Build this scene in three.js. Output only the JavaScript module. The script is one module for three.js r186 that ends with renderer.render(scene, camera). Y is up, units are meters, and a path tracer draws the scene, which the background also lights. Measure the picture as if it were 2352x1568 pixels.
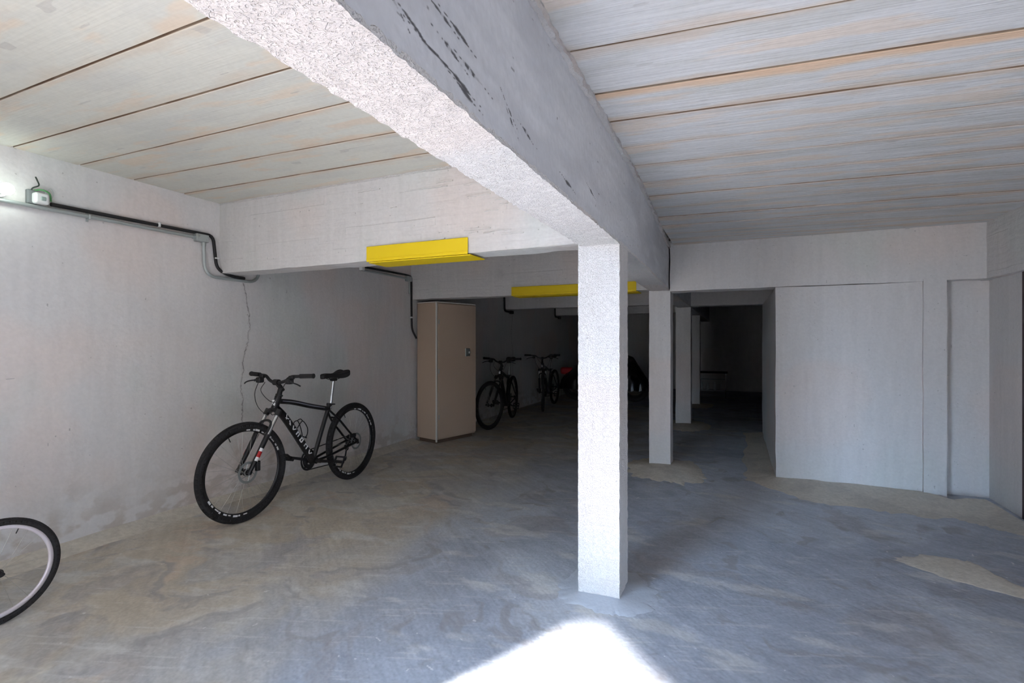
import * as THREE from 'three';
import { RectAreaLightUniformsLib } from 'three/addons/lights/RectAreaLightUniformsLib.js';
import { mergeGeometries } from 'three/addons/utils/BufferGeometryUtils.js';
import { RoundedBoxGeometry } from 'three/addons/geometries/RoundedBoxGeometry.js';

// ---------------------------------------------------------------- camera, sky, sun, exposure
const scene = new THREE.Scene();
const camera = new THREE.PerspectiveCamera(2 * Math.atan(784 / 1150) * 180 / Math.PI, 2352 / 1568, 0.05, 60);
camera.position.set(0, 1.34, 0);
camera.rotation.y = Math.atan(512 / 1150);
scene.add(camera);

const renderer = new THREE.WebGLRenderer({ antialias: true });
renderer.toneMapping = THREE.LinearToneMapping;
renderer.toneMappingExposure = 0.66;
renderer.shadowMap.enabled = true;
RectAreaLightUniformsLib.init();

scene.background = new THREE.Color().setRGB(0.52, 0.72, 1.0);
scene.backgroundIntensity = 42;

// low sun through the doorway behind the camera; it travels towards +x, -z
const SUN_SLOPE = 0.53, SUN_TAN = 0.82;                       // dx per -dz, and tan of its height
{
  const sun = new THREE.DirectionalLight(new THREE.Color().setRGB(1.0, 0.965, 0.95), 80);
  const l = Math.hypot(SUN_SLOPE, 1);
  const from = new THREE.Vector3(-SUN_SLOPE / l, SUN_TAN, 1 / l).normalize();
  sun.position.copy(from).multiplyScalar(14).add(new THREE.Vector3(-1, 0, -1));
  sun.target.position.set(-1, 0, -1);
  sun.castShadow = true;
  sun.shadow.radius = 6;
  sun.shadow.mapSize.set(2048, 2048);
  Object.assign(sun.shadow.camera, { left: -8, right: 8, top: 8, bottom: -8, near: 0.5, far: 30 });
  scene.add(sun, sun.target);
}

// ---------------------------------------------------------------- helpers
let seed = 7;
const rnd = () => { seed = (seed * 1664525 + 1013904223) >>> 0; return seed / 4294967296; };
const HASH = new Float32Array(65536);
for (let i = 0; i < 65536; i++) HASH[i] = rnd();
const h2 = (x, y) => HASH[((x * 374761393 + y * 668265263) ^ ((x * 374761393 + y * 668265263) >>> 13)) & 65535];
const h3 = (x, y, z) => { let k = Math.imul(x, 374761393) + Math.imul(y, 668265263) + Math.imul(z, 1274126177); k = Math.imul(k ^ (k >>> 13), 1103515245); return HASH[(k ^ (k >>> 16)) & 65535]; };
const hh = (x, y) => h3(x, y, 11);
function n2(x, y) {
  const xi = Math.floor(x), yi = Math.floor(y); let u = x - xi, v = y - yi;
  u = u * u * (3 - 2 * u); v = v * v * (3 - 2 * v);
  const a = hh(xi, yi), b = hh(xi + 1, yi), c = hh(xi, yi + 1), d = hh(xi + 1, yi + 1);
  return a + (b - a) * u + (c - a) * v + (a - b - c + d) * u * v;
}
function n3(x, y, z) {
  const xi = Math.floor(x), yi = Math.floor(y), zi = Math.floor(z); let u = x - xi, v = y - yi, w = z - zi;
  u = u * u * (3 - 2 * u); v = v * v * (3 - 2 * v); w = w * w * (3 - 2 * w);
  const L = (a, b, t) => a + (b - a) * t;
  return L(L(L(h3(xi, yi, zi), h3(xi + 1, yi, zi), u), L(h3(xi, yi + 1, zi), h3(xi + 1, yi + 1, zi), u), v),
    L(L(h3(xi, yi, zi + 1), h3(xi + 1, yi, zi + 1), u), L(h3(xi, yi + 1, zi + 1), h3(xi + 1, yi + 1, zi + 1), u), v), w);
}
function fbm(x, y, o = 4) { let s = 0, a = 0.5, t = 0; for (let i = 0; i < o; i++) { s += a * n2(x, y); t += a; x = x * 2.03 + 17.3; y = y * 2.03 + 5.1; a *= 0.5; } return s / t; }
const fr = (x, y, o) => fbm(x * 0.82 - y * 0.57, x * 0.57 + y * 0.82, o);        // the same on a turned lattice, for fine grain
const clamp = (x, a = 0, b = 1) => Math.min(b, Math.max(a, x));
const sst = (a, b, x) => { const t = clamp((x - a) / (b - a)); return t * t * (3 - 2 * t); };
const mix = (a, b, t) => a + (b - a) * t;
const mixc = (a, b, t) => [mix(a[0], b[0], t), mix(a[1], b[1], t), mix(a[2], b[2], t)];

// fn(u, v) gives sRGB 0..255 (or a single height 0..1)
function texture(w, h, fn, srgb = true) {
  const d = new Uint8Array(w * h * 4);
  for (let j = 0; j < h; j++) for (let i = 0; i < w; i++) {
    const c = fn((i + 0.5) / w, (j + 0.5) / h), k = (j * w + i) * 4;
    if (typeof c === 'number') d[k] = d[k + 1] = d[k + 2] = clamp(c) * 255;
    else { d[k] = clamp(c[0], 0, 255); d[k + 1] = clamp(c[1], 0, 255); d[k + 2] = clamp(c[2], 0, 255); }
    d[k + 3] = 255;
  }
  const t = new THREE.DataTexture(d, w, h, THREE.RGBAFormat);
  t.wrapS = t.wrapT = THREE.MirroredRepeatWrapping;
  t.magFilter = THREE.LinearFilter; t.minFilter = THREE.LinearMipmapLinearFilter; t.generateMipmaps = true;
  if (srgb) t.colorSpace = THREE.SRGBColorSpace;
  t.needsUpdate = true;
  return t;
}
const every = (t, sx, sy, ox = 0, oy = 0) => { const c = t.clone(); c.repeat.set(1 / sx, 1 / sy); c.offset.set(ox, oy); c.needsUpdate = true; return c; };

const used = {};
function numbered(name) { const n = used[name] = (used[name] ?? -1) + 1; return n ? `${name}_${String(n).padStart(3, '0')}` : name; }
function mesh(name, geometry, material, parent) {
  const m = new THREE.Mesh(geometry, material);
  m.name = parent ? name : numbered(name);
  m.castShadow = m.receiveShadow = true;
  (parent ?? scene).add(m);
  return m;
}
function thing(name, label, category, [x, y, z] = [0, 0, 0], turn = 0, group) {
  const o = new THREE.Group(); o.name = numbered(name); o.position.set(x, y, z); o.rotation.y = turn;
  o.userData = { label, category }; if (group) o.userData.group = group;
  scene.add(o); return o;
}
function tag(o, label, category, group) { o.userData.label = label; o.userData.category = category; if (group) o.userData.group = group; return o; }
function struct(name, geometry, material, label, category) {
  const m = mesh(name, geometry, material); m.userData = { kind: 'structure', label, category }; return m;
}
const V = (x, y, z) => new THREE.Vector3(x, y, z);
function cyl(a, b, r0, r1 = r0, n = 14) {
  const A = V(...a), B = V(...b), g = new THREE.CylinderGeometry(r1, r0, A.distanceTo(B), n);
  g.applyQuaternion(new THREE.Quaternion().setFromUnitVectors(V(0, 1, 0), B.clone().sub(A).normalize()));
  g.translate((A.x + B.x) / 2, (A.y + B.y) / 2, (A.z + B.z) / 2); return g;
}
function tube(pts, r, seg = 40, n = 10, tension = 0.5) { return new THREE.TubeGeometry(new THREE.CatmullRomCurve3(pts.map((p) => V(...p)), false, 'centripetal', tension), seg, r, n); }
// a pipe along straight runs with rounded corners
function pipe(pts, r, bend = 0.06, n = 12) {
  const path = new THREE.CurvePath(); let prev = V(...pts[0]);
  for (let i = 1; i < pts.length; i++) {
    const p = V(...pts[i]);
    if (i === pts.length - 1) { path.add(new THREE.LineCurve3(prev, p)); break; }
    const q = V(...pts[i + 1]), k = Math.min(bend, p.distanceTo(prev) * 0.49, p.distanceTo(q) * 0.49);
    const a = p.clone().addScaledVector(prev.clone().sub(p).normalize(), k), b = p.clone().addScaledVector(q.clone().sub(p).normalize(), k);
    path.add(new THREE.LineCurve3(prev, a)); path.add(new THREE.QuadraticBezierCurve3(a, p, b)); prev = b;
  }
  return new THREE.TubeGeometry(path, Math.max(40, Math.ceil(path.getLength() / 0.02)), r, n);
}
function box(x0, x1, y0, y1, z0, z1) { const g = new THREE.BoxGeometry(Math.abs(x1 - x0), Math.abs(y1 - y0), Math.abs(z1 - z0)); g.translate((x0 + x1) / 2, (y0 + y1) / 2, (z0 + z1) / 2); return metres(g); }
function rbox(w, h, d, r, at = [0, 0, 0]) { const g = new RoundedBoxGeometry(w, h, d, 3, r); g.translate(...at); return g; }
const merge = (a) => mergeGeometries(a.map((g) => { const x = g.index ? g.toNonIndexed() : g; for (const k of Object.keys(x.attributes)) if (!['position', 'normal', 'uv'].includes(k)) x.deleteAttribute(k); return x; }));
// uv in metres from the side each face looks to
function metres(g) {
  if (g.index) g = g.toNonIndexed();
  const p = g.attributes.position, n = p.count, uv = new Float32Array(n * 2), a = V(), b = V(), c = V();
  for (let i = 0; i < n; i += 3) {
    a.fromBufferAttribute(p, i); b.fromBufferAttribute(p, i + 1); c.fromBufferAttribute(p, i + 2);
    const m = b.clone().sub(a).cross(c.clone().sub(a)), ax = Math.abs(m.x), ay = Math.abs(m.y), az = Math.abs(m.z);
    [a, b, c].forEach((q, k) => { const [u, v] = ax >= ay && ax >= az ? [q.z, q.y] : ay >= az ? [q.x, q.z] : [q.x, q.y]; uv[(i + k) * 2] = u; uv[(i + k) * 2 + 1] = v; });
  }
  g.setAttribute('uv', new THREE.BufferAttribute(uv, 2)); return g;
}
// a box of uneven plaster: every side a grid, its points moved by noise in space; shear(x, y, z) bends it
function rough(x0, x1, y0, y1, z0, z1, cell, amp, freq, ridged = false, bend) {
  const pos = [], uv = [], idx = [];
  const d = (x, y, z, k) => { const f = (n3(x * freq + k * 31, y * freq + 3 * k, z * freq) - 0.5) * 2, s = (n3(x * freq * 2.7 + k * 7, y * freq * 2.7, z * freq * 2.7 + k) - 0.5); return ridged ? (Math.abs(f) * 1.4 - 0.5 + s) : f * 0.75 + s * 0.6; };
  const face = (o, u, v, lu, lv, map) => {
    const nu = Math.max(1, Math.round(lu / cell)), nv = Math.max(1, Math.round(lv / cell)), base = pos.length / 3;
    for (let j = 0; j <= nv; j++) for (let i = 0; i <= nu; i++) {
      let x = o[0] + u[0] * lu * i / nu + v[0] * lv * j / nv, y = o[1] + u[1] * lu * i / nu + v[1] * lv * j / nv, z = o[2] + u[2] * lu * i / nu + v[2] * lv * j / nv;
      const m = map(x, y, z); uv.push(m[0], m[1]);
      const e = [x + amp * d(x, y, z, 1), y + amp * d(x, y, z, 2), z + amp * d(x, y, z, 3)];
      if (bend) bend(e);
      pos.push(...e);
    }
    for (let j = 0; j < nv; j++) for (let i = 0; i < nu; i++) { const a = base + j * (nu + 1) + i, b = a + 1, c = a + nu + 1, e = c + 1; idx.push(a, b, c, b, e, c); }
  };
  const w = x1 - x0, h = y1 - y0, l = z1 - z0;
  face([x0, y0, z1], [1, 0, 0], [0, 1, 0], w, h, (x, y) => [x, y]);
  face([x1, y0, z0], [-1, 0, 0], [0, 1, 0], w, h, (x, y) => [x, y]);
  face([x1, y0, z1], [0, 0, -1], [0, 1, 0], l, h, (x, y, z) => [z, y]);
  face([x0, y0, z0], [0, 0, 1], [0, 1, 0], l, h, (x, y, z) => [z, y]);
  face([x0, y1, z1], [1, 0, 0], [0, 0, -1], w, l, (x, y, z) => [x, z]);
  face([x0, y0, z0], [1, 0, 0], [0, 0, 1], w, l, (x, y, z) => [x, z]);
  const g = new THREE.BufferGeometry();
  g.setAttribute('position', new THREE.Float32BufferAttribute(pos, 3)); g.setAttribute('uv', new THREE.Float32BufferAttribute(uv, 2)); g.setIndex(idx);
  g.computeVertexNormals(); return g;
}
const std = (o) => new THREE.MeshStandardMaterial({ roughness: 0.9, metalness: 0, ...o });
const rgb = (r, g, b) => new THREE.Color(`rgb(${r},${g},${b})`);

// ---------------------------------------------------------------- surfaces
const T = {};
T.plasterBump = texture(1024, 1024, (u, v) => { const x = u * 2, y = v * 2; return 0.45 * fr(x * 4, y * 4, 3) + 0.25 * fr(x * 19, y * 12, 3) + 0.3 * fr(x * 60, y * 60, 3); }, false);
T.grit = texture(1024, 1024, (u, v) => { const a = u * 0.82 - v * 0.57, b = u * 0.57 + v * 0.82, x = a * 64, y = b * 64, g = 0.5 * n2(x, y) + 0.3 * n2(x * 2.1 + 9, y * 2.1) + 0.2 * n2(x * 4.3 + 3, y * 4.3); return 0.3 + 0.7 * g - 0.75 * sst(0.36, 0.2, n2(x * 1.3 + 40, y * 1.3 + 7)); }, false);
const plasterTone = (x, y, s = 1) => {
  let c = [214, 210, 208];
  c = mixc(c, [221, 207, 200], 0.55 * sst(0.48, 0.7, fbm(x * 1.3 + 3, y * 1.3, 3)) * s);
  c = mixc(c, [205, 208, 204], 0.5 * sst(0.5, 0.72, fbm(x * 1.7 + 40, y * 1.1 + 9, 3)) * s);
  const st = fbm(x * 26, y * 3.2 + 60, 3) - 0.5, f = fr(x * 70, y * 70, 2) - 0.5;
  return c.map((q) => q + st * 9 + f * 9);
};
T.plaster = texture(1024, 1024, (u, v) => {
  const x = u * 3, y = v * 3; let c = plasterTone(x, y);
  if (n2(x * 45 + 5, y * 45) > 0.975) c = mixc(c, [150, 146, 144], 0.5);
  return c;
});
// the long left wall, with its crack, pits and scuffed foot
const CRACK = [[1.86, -3.07], [1.80, -3.085], [1.74, -3.10], [1.68, -3.10], [1.63, -3.122], [1.59, -3.128], [1.52, -3.128], [1.45, -3.137], [1.40, -3.12], [1.35, -3.118], [1.30, -3.105], [1.24, -3.085], [1.17, -3.066], [1.08, -3.07], [0.98, -3.04], [0.90, -3.045], [0.84, -3.07], [0.76, -3.058], [0.67, -3.06], [0.6, -3.05]];
T.wallLeft = texture(2048, 680, (u, v) => {
  const z = 1.7 - u * 7.7, y = v * 2.5; let c = plasterTone(z + 20, y + 1, 1.25);
  const low = sst(0.45, 0.0, y + (fbm(z * 5, y * 5, 3) - 0.5) * 0.5);
  c = mixc(c, [176, 163, 152], 0.5 * low * sst(0.4, 0.62, fbm(z * 11 + 7, y * 16, 4)));
  if (n2(z * 26 + 5, y * 26) > 0.985) c = mixc(c, [140, 134, 132], 0.5);
  if (y < 1.88 && y > 0.58 && z < -2.9 && z > -3.25) {
    const yy = y + (n2(z * 90, y * 90) - 0.5) * 0.012, zz = z + (n2(z * 60, y * 60 + 4) - 0.5) * 0.014;
    for (let i = 0; i + 1 < CRACK.length; i++) {
      const [ya, za] = CRACK[i], [yb, zb] = CRACK[i + 1]; if (yy > ya || yy < yb) continue;
      const zc = mix(za, zb, (ya - yy) / (ya - yb)), wd = 0.0042 * (0.45 + 0.9 * n2(y * 14, 3));
      c = mixc(c, [92, 86, 84], 0.85 * sst(wd, wd * 0.4, Math.abs(zz - zc)));
      c = mixc(c, [186, 182, 180], 0.35 * sst(0.02, 0.004, Math.abs(zz - zc)));
    }
  }
  return c;
});
T.floor = texture(2048, 2048, (u, v) => {
  const x = -4.1 + u * 6.2, z = 1.7 - v * 9.7;
  const wx = x + (fbm(x * 2.2, z * 2.2, 4) - 0.5) * 0.9, wz = z + (fbm(x * 2.2 + 31, z * 2.2, 4) - 0.5) * 0.9;
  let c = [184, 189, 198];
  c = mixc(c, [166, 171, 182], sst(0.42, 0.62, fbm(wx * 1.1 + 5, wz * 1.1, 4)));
  // dust trodden in on the parking bays
  const bay = sst(-1.2, -2.3, x + (fbm(x * 1.6 + 11, z * 0.9, 4) - 0.5) * 1.9);
  const dust = bay * (0.55 + 0.45 * sst(0.35, 0.62, fbm(wx * 1.8, wz * 2.6 + 8, 4)));
  c = mixc(c, [193, 183, 168], dust);
  c = mixc(c, [204, 199, 188], 0.7 * bay * sst(0.55, 0.7, fbm(wx * 2.3 + 70, wz * 2.3, 5)));
  c = mixc(c, [160, 156, 158], 0.5 * sst(0.58, 0.74, fbm(wx * 2.6 + 90, wz * 3.4, 5)));
  c = mixc(c, [204, 178, 158], 0.35 * bay * sst(0.66, 0.76, fbm(wx * 3 + 130, wz * 3, 4)));
  c = mixc(c, [208, 207, 204], 0.6 * sst(0.6, 0.75, fbm(x * 3.2 + 200, z * 7, 5)));
  // trowel sweeps and specks
  const sw = fbm((x * 0.8 + z * 0.6) * 3 + fbm(x * 3, z * 3, 2) * 4, (x * -0.6 + z * 0.8) * 34, 3) - 0.5;
  const f = fr(x * 90, z * 90, 2) - 0.5;
  const mo = fr(wx * 7 + 3, wz * 7, 4) - 0.5, sc = fbm((x * 0.94 - z * 0.34) * 5, (x * 0.34 + z * 0.94) * 60 + 8, 3);
  c = c.map((q) => q + sw * 18 + f * 20 + mo * 22);
  c = mixc(c, [214, 213, 210], 0.4 * sst(0.66, 0.8, sc));
  c = mixc(c, [150, 146, 146], 0.55 * sst(0.66, 0.8, fr(wx * 4.2 + 300, wz * 6, 5)));
  if (n2(x * 26 + z * 9, z * 26 - x * 9) > 0.975) c = mixc(c, [226, 225, 222], 0.7);
  return c;
});
T.floorBump = texture(1024, 1024, (u, v) => { const x = u * 3, y = v * 3; return 0.5 * fbm(x * 3, y * 3, 4) + 0.3 * fbm((x + y) * 4 + fbm(x * 3, y * 3, 2) * 5, (x - y) * 26, 3) + 0.2 * fr(x * 70, y * 70, 2); }, false);
T.mortar = texture(512, 512, (u, v) => { const x = u * 1.5, y = v * 1.5; let c = mixc([214, 206, 193], [201, 194, 183], sst(0.4, 0.65, fr(x * 4, y * 4, 4))); const f = fr(x * 60, y * 60, 3) - 0.5; return c.map((q) => q + f * 26); });
// whitewashed ceiling panels: brushed along their length, bare clay showing along the joints
function panelTexture(k, side, edge) {
  return texture(1024, 128, (u, v) => {
    const x = u * 3.4, y = v * 0.33, o = k * 13.7;
    let c = side < 0 ? [212, 210, 200] : [213, 212, 211];
    const st = fbm(x * 2.2 + o, y * 60 + o, 4) - 0.5, pt = fbm(x * 2.6 + o, y * 9 + o, 4);
    c = c.map((q) => q + st * (side < 0 ? 6 : 17));
    c = mixc(c, [196, 195, 190], (side < 0 ? 0.35 : 0.6) * sst(0.5, 0.72, pt));
    c = mixc(c, [226, 196, 168], (side < 0 ? 0.4 : 0.38) * sst(0.57, 0.74, fbm(x * 3 + o + 50, y * 12, 4)));
    const e = Math.min(v, 1 - v);
    c = mixc(c, [206, 180, 156], (0.2 + 0.4 * edge) * sst(0.2, 0.04, e + (fbm(x * 4 + o, y * 8 + 3, 4) - 0.5) * 0.34));
    if (edge > 0.8) c = mixc(c, [226, 190, 156], 0.8 * sst(0.30, 0.12, v + (fbm(x * 3.5 + o, y * 10 + 9, 4) - 0.5) * 0.3));
    if (n2(x * 5 + o, y * 40 + o) > 0.95) c = mixc(c, [172, 168, 164], 0.35);
    const f = fr(x * 80, y * 80 + o, 2) - 0.5;
    if (e < 0.045) return mixc([136, 112, 92], [168, 148, 128], sst(0.4, 0.6, fbm(x * 5 + o, 3, 3)));                 // bare clay on the sides of the joint
    return c.map((q) => q + f * 8);
  });
}
T.brush = texture(1024, 256, (u, v) => 0.6 * fbm(u * 8, v * 60, 4) + 0.4 * fbm(u * 60, v * 24, 3), false);
// right face of the long beam: board marks and the voids left by the shuttering
const VOIDS = [[-0.74, -0.80, 1.922], [-0.79, -0.90, 1.908], [-0.90, -0.99, 1.897], [-0.83, -0.90, 2.0], [-0.90, -0.98, 2.0], [-0.875, -0.935, 1.945], [-0.95, -1.05, 1.944], [-1.195, -1.215, 1.945], [-1.205, -1.222, 1.925], [-1.29, -1.35, 1.93], [-1.66, -1.75, 1.90], [-0.70, -0.72, 1.93], [-0.93, -1.0, 1.885], [-2.0, -2.06, 1.96]];
T.beamSide = texture(2048, 192, (u, v) => {
  const z = 1.7 - u * 7.4, y = 1.84 + v * 0.55; let c = [208, 208, 211];
  c = c.map((q) => q + (fbm(z * 3, y * 24, 4) - 0.5) * 22 + (fr(z * 60, y * 60, 2) - 0.5) * 12);
  c = mixc(c, [190, 190, 194], 0.6 * sst(0.5, 0.7, fbm(z * 2.1 + 5, y * 5, 4)));
  for (const [za, zb, yv] of VOIDS) {
    if (z > za + 0.05 || z < zb - 0.05) continue;
    const t = (za - z) / (za - zb), yy = yv - (t - 0.5) * 0.012 + (n2(z * 22, 5) - 0.5) * 0.006, w = 0.0065 * Math.min(1, Math.sin(Math.PI * clamp(t)) + 0.15) * (0.5 + n2(z * 55, 9));
    c = mixc(c, [74, 72, 74], 0.9 * sst(w, w * 0.4, Math.abs(y - yy)) * (n2(z * 70, y * 50) > 0.28 ? 1 : 0.2));
  }
  if (n2(z * 22, y * 60) > 0.972) c = mixc(c, [120, 118, 120], 0.6);
  return c;
});
T.boards = texture(1024, 256, (u, v) => { const x = u * 3.2, y = v * 0.6, s = Math.floor(y / 0.05 + fbm(x * 0.8, y, 2) * 0.6); return 0.4 * hh(s, Math.floor(x * 1.3 + hh(s, 2) * 4)) + 0.4 * fr(x * 4, y * 40, 4) + 0.2 * fr(x * 50, y * 50, 2); }, false);

const M = {};
M.plaster = std({ map: every(T.plaster, 3, 3), bumpMap: every(T.plasterBump, 2, 2), bumpScale: 0.004 });
M.wallLeft = std({ map: every(T.wallLeft, -7.7, 2.5, 1.7 / 7.7, 0), bumpMap: every(T.plasterBump, 2, 2), bumpScale: 0.0035 });
M.rough = std({ map: every(T.plaster, 3, 3), bumpMap: every(T.grit, 0.3, 0.3), bumpScale: 0.0045 });
M.beamSide = std({ map: every(T.beamSide, -7.4, 0.55, 1.7 / 7.4, -1.84 / 0.55), bumpMap: every(T.plasterBump, 2, 2), bumpScale: 0.006 });
M.crossBeam = std({ map: every(T.plaster, 3, 3), bumpMap: every(T.boards, 3.2, 0.6), bumpScale: 0.008 });
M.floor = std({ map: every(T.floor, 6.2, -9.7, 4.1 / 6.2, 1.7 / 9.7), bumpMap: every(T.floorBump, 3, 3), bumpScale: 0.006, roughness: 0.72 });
M.mortar = std({ map: every(T.mortar, 1.5, 1.5), bumpMap: every(T.floorBump, 1.5, 1.5), bumpScale: 0.004 });
M.slab = std({ color: rgb(96, 82, 70) });
M.earth = std({ color: rgb(170, 160, 148) });
M.outside = std({ color: rgb(190, 186, 180) });
M.yellow = std({ color: rgb(238, 205, 12), roughness: 0.55 });
M.steel = std({ color: rgb(168, 172, 172), metalness: 0.85, roughness: 0.38 });
M.cable = std({ color: rgb(26, 24, 26), roughness: 0.6 });
M.white = std({ color: rgb(228, 230, 228), roughness: 0.5 });

// ---------------------------------------------------------------- the setting
const WZ = 0.35, XL = -3.96, YL = 2.5, YR = 2.34;
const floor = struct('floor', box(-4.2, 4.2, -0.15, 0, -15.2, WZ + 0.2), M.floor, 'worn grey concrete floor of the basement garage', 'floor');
struct('ground', box(-14, 14, -0.2, -0.02, WZ + 0.2, 22), M.earth, 'pale paved yard outside the doorway', 'ground');
struct('wall_left', rough(-4.2, XL, -0.1, 2.62, -15.2, WZ + 0.2, 0.055, 0.006, 3), M.wallLeft, 'long whitewashed plaster wall with a crack behind the mountain bike', 'wall');
struct('wall_back', box(-4.2, 4.2, -0.1, 2.62, -15.2, -14.8), M.plaster, 'dark end wall of the garage', 'wall');
// wall right behind the camera with the tall gateway to the yard
const DX0 = -2.15, DX1 = -1.1;
struct('wall_front', mergeGeometries([box(-4.2, DX0, -0.1, 2.62, WZ, WZ + 0.2), box(DX1, 0.85, -0.1, 2.62, WZ, WZ + 0.2), box(0.85, 1.7, 0.85, 2.62, WZ, WZ + 0.2), box(1.7, 4.2, -0.1, 2.62, WZ, WZ + 0.2)]), M.plaster, 'entrance wall with an open gateway and an added low opening that lights the right side', 'wall');  // the low opening on the right is added to bring light to that side
// unseen roof added outside the gateway; its slanted edge trims the sun patch
{
  const s = new THREE.Shape([[-4.3, -WZ + 0.02], [-2.15, -WZ], [-0.9, -1.55], [-0.9, -WZ + 0.02]].map(([x, y]) => new THREE.Vector2(x, y)));
  const g = new THREE.ExtrudeGeometry(s, { depth: 0.12, bevelEnabled: false }); g.rotateX(-Math.PI / 2); g.translate(0, 2.5, 0);
  struct('sun_cut_roof', g, M.outside, 'added unseen roof over the gateway that trims the sun patch', 'roof');
}
// two unseen walls added outside to narrow the sky light to a beam
for (const [off, label] of [[-0.95, 'added unseen wall on the shady side that narrows the sky light'], [1.25, 'added unseen wall on the sunny side that narrows the sky light']]) {
  const g = new THREE.BoxGeometry(0.2, 4.6, 8); g.translate(off + Math.sign(off) * 0.1, 2.2, 4.35); g.rotateY(-Math.atan(0.44)); g.translate((DX0 + DX1) / 2, 0, WZ);
  struct('added_alley_wall', g, M.outside, label, 'wall');
}
// right side: wall beside the camera, pilaster, blank panel and the block that narrows the passage
struct('wall_right', mergeGeometries([box(1.93, 4.2, -0.1, 2.62, -3.95, WZ + 0.1), box(1.99, 4.2, -0.1, 2.62, -5.6, -5.03), box(1.99, 4.2, 2.05, 2.62, -5.03, -3.95), box(4.0, 4.2, -0.1, 2.62, -15, -5)]), M.plaster, 'grey plastered wall to the right of the passage', 'wall');
const door = struct('door_1', box(2.03, 2.07, 0, 2.05, -4.99, -3.95), std({ color: rgb(64, 44, 46), roughness: 0.6 }), 'dark painted door in the right wall', 'door');
mesh('door_frame', box(1.985, 2.05, 0, 2.05, -5.03, -4.985), std({ color: rgb(70, 46, 50), roughness: 0.6 }), door);
struct('wall_block', rough(0.36, 1.6, -0.05, 1.863, -8.1, -5.47, 0.045, 0.008, 2.5), M.plaster, 'blank plastered wall block beside the dark passage', 'wall');
struct('wall_recess', box(1.55, 2.1, -0.05, 1.9, -8.1, -5.58), M.plaster, 'narrow recessed wall panel right of the pilaster', 'wall');
struct('pilaster', rough(1.50, 1.662, -0.05, 1.88, -5.65, -5.44, 0.03, 0.004, 6), M.plaster, 'flat pilaster with a dark sharp edge', 'pilaster');

// the ceiling: backing slab and a panel between every two joints
const ceiling = struct('ceiling', mergeGeometries([box(-4.2, 4.2, 2.62, 2.8, -15.2, WZ + 0.2), box(-4.2, -0.65, YL + 0.05, 2.7, -15.2, WZ + 0.1), box(-0.65, 4.2, YR + 0.05, 2.7, -15.2, WZ + 0.1), box(-4.1, -0.65, YL, 2.7, -15, -3.0), box(-0.65, 4.1, YR, 2.7, -15, -5.7)]), M.slab, 'whitewashed ceiling of precast slab panels', 'ceiling');
const panelMats = { l: [], r: [] };
for (let k = 0; k < 4; k++) {
  const bl = every(T.brush, 1, 1);
  panelMats.l.push(std({ map: panelTexture(k, -1, [0.25, 0.1, 0.4, 0.3][k]), bumpMap: bl, bumpScale: 0.001 }));
  panelMats.r.push(std({ map: panelTexture(k + 5, 1, [0.35, 1.0, 0.5, 0.6][k]), bumpMap: bl, bumpScale: 0.004 }));
}
function panel(x0, x1, a0, a1, b0, b1, y, m, k) {        // a: near joint at x0 and x1, b: far joint; chamfered lower edges
  const g = 0.0045 + 0.003 * hh(k, 3), ch = 0.003, t = 0.06, dy = (hh(k, 7) - 0.5) * 0.006;
  const P = [], U = [], n = 16;
  const prof = (i) => { const s = i / n, x = mix(x0, x1, s), za = mix(a0, a1, s) - g + (n2(x * 9, k * 3.1) - 0.5) * 0.004, zb = mix(b0, b1, s) + g + (n2(x * 9, k * 5.7 + 2) - 0.5) * 0.004; return [[x, y + t, za, 0], [x, y + ch + dy, za, 0.045], [x, y + dy, za - ch, 0.055], [x, y + dy, zb + ch, 0.945], [x, y + ch + dy, zb, 0.955], [x, y + t, zb, 1]]; };
  const pos = [], uv = [], idx = [];
  for (let i = 0; i <= n; i++) for (const [x, yy, z, v] of prof(i)) { pos.push(x, yy, z); uv.push(0.05 + 0.9 * i / n * Math.abs(x1 - x0) / 3.3 + hh(k, 1) * 0.05, v); }
  for (let i = 0; i < n; i++) for (let j = 0; j < 5; j++) { const a = i * 6 + j, b = a + 1, c = a + 6, d = c + 1; idx.push(a, c, b, b, c, d); }
  const geo = new THREE.BufferGeometry(); geo.setAttribute('position', new THREE.Float32BufferAttribute(pos, 3)); geo.setAttribute('uv', new THREE.Float32BufferAttribute(uv, 2)); geo.setIndex(idx);
  const flat = geo.toNonIndexed(); flat.computeVertexNormals();
  return mesh('ceiling_panel', flat, m, ceiling);
}
{
  const jl = [[0.36, 0.36], [-0.04, -0.04], [-0.40, -0.40], [-0.80, -0.80], [-1.195, -1.203], [-1.524, -1.585], [-1.858, -1.922], [-2.184, -2.325], [-2.546, -2.637], [-2.85, -2.87]];
  for (let i = 0; i + 1 < jl.length; i++) panel(-3.97, -0.70, ...jl[i], ...jl[i + 1], YL, panelMats.l[i % 4], i + 1);
  const jr = [0.36, 0, -0.33, -0.66, -1.0, -1.33, -1.66, -1.99, -2.262, -2.588, -2.891, -3.225, -3.538, -3.851, -4.17, -4.49, -4.82, -5.09, -5.34, -5.75], skew = (i) => i < 1 ? 0 : 0.26;
  const order = [3, 0, 2, 3, 0, 2, 3, 1, 0, 2, 3, 0, 2, 3, 0, 2, 3, 0, 2, 3];
  for (let i = 0; i + 1 < jr.length; i++) panel(-0.58, 1.99, jr[i], jr[i] - skew(i), jr[i + 1], jr[i + 1] - 0.26, YR, panelMats.r[order[i % order.length]], i + 40);
}
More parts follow.
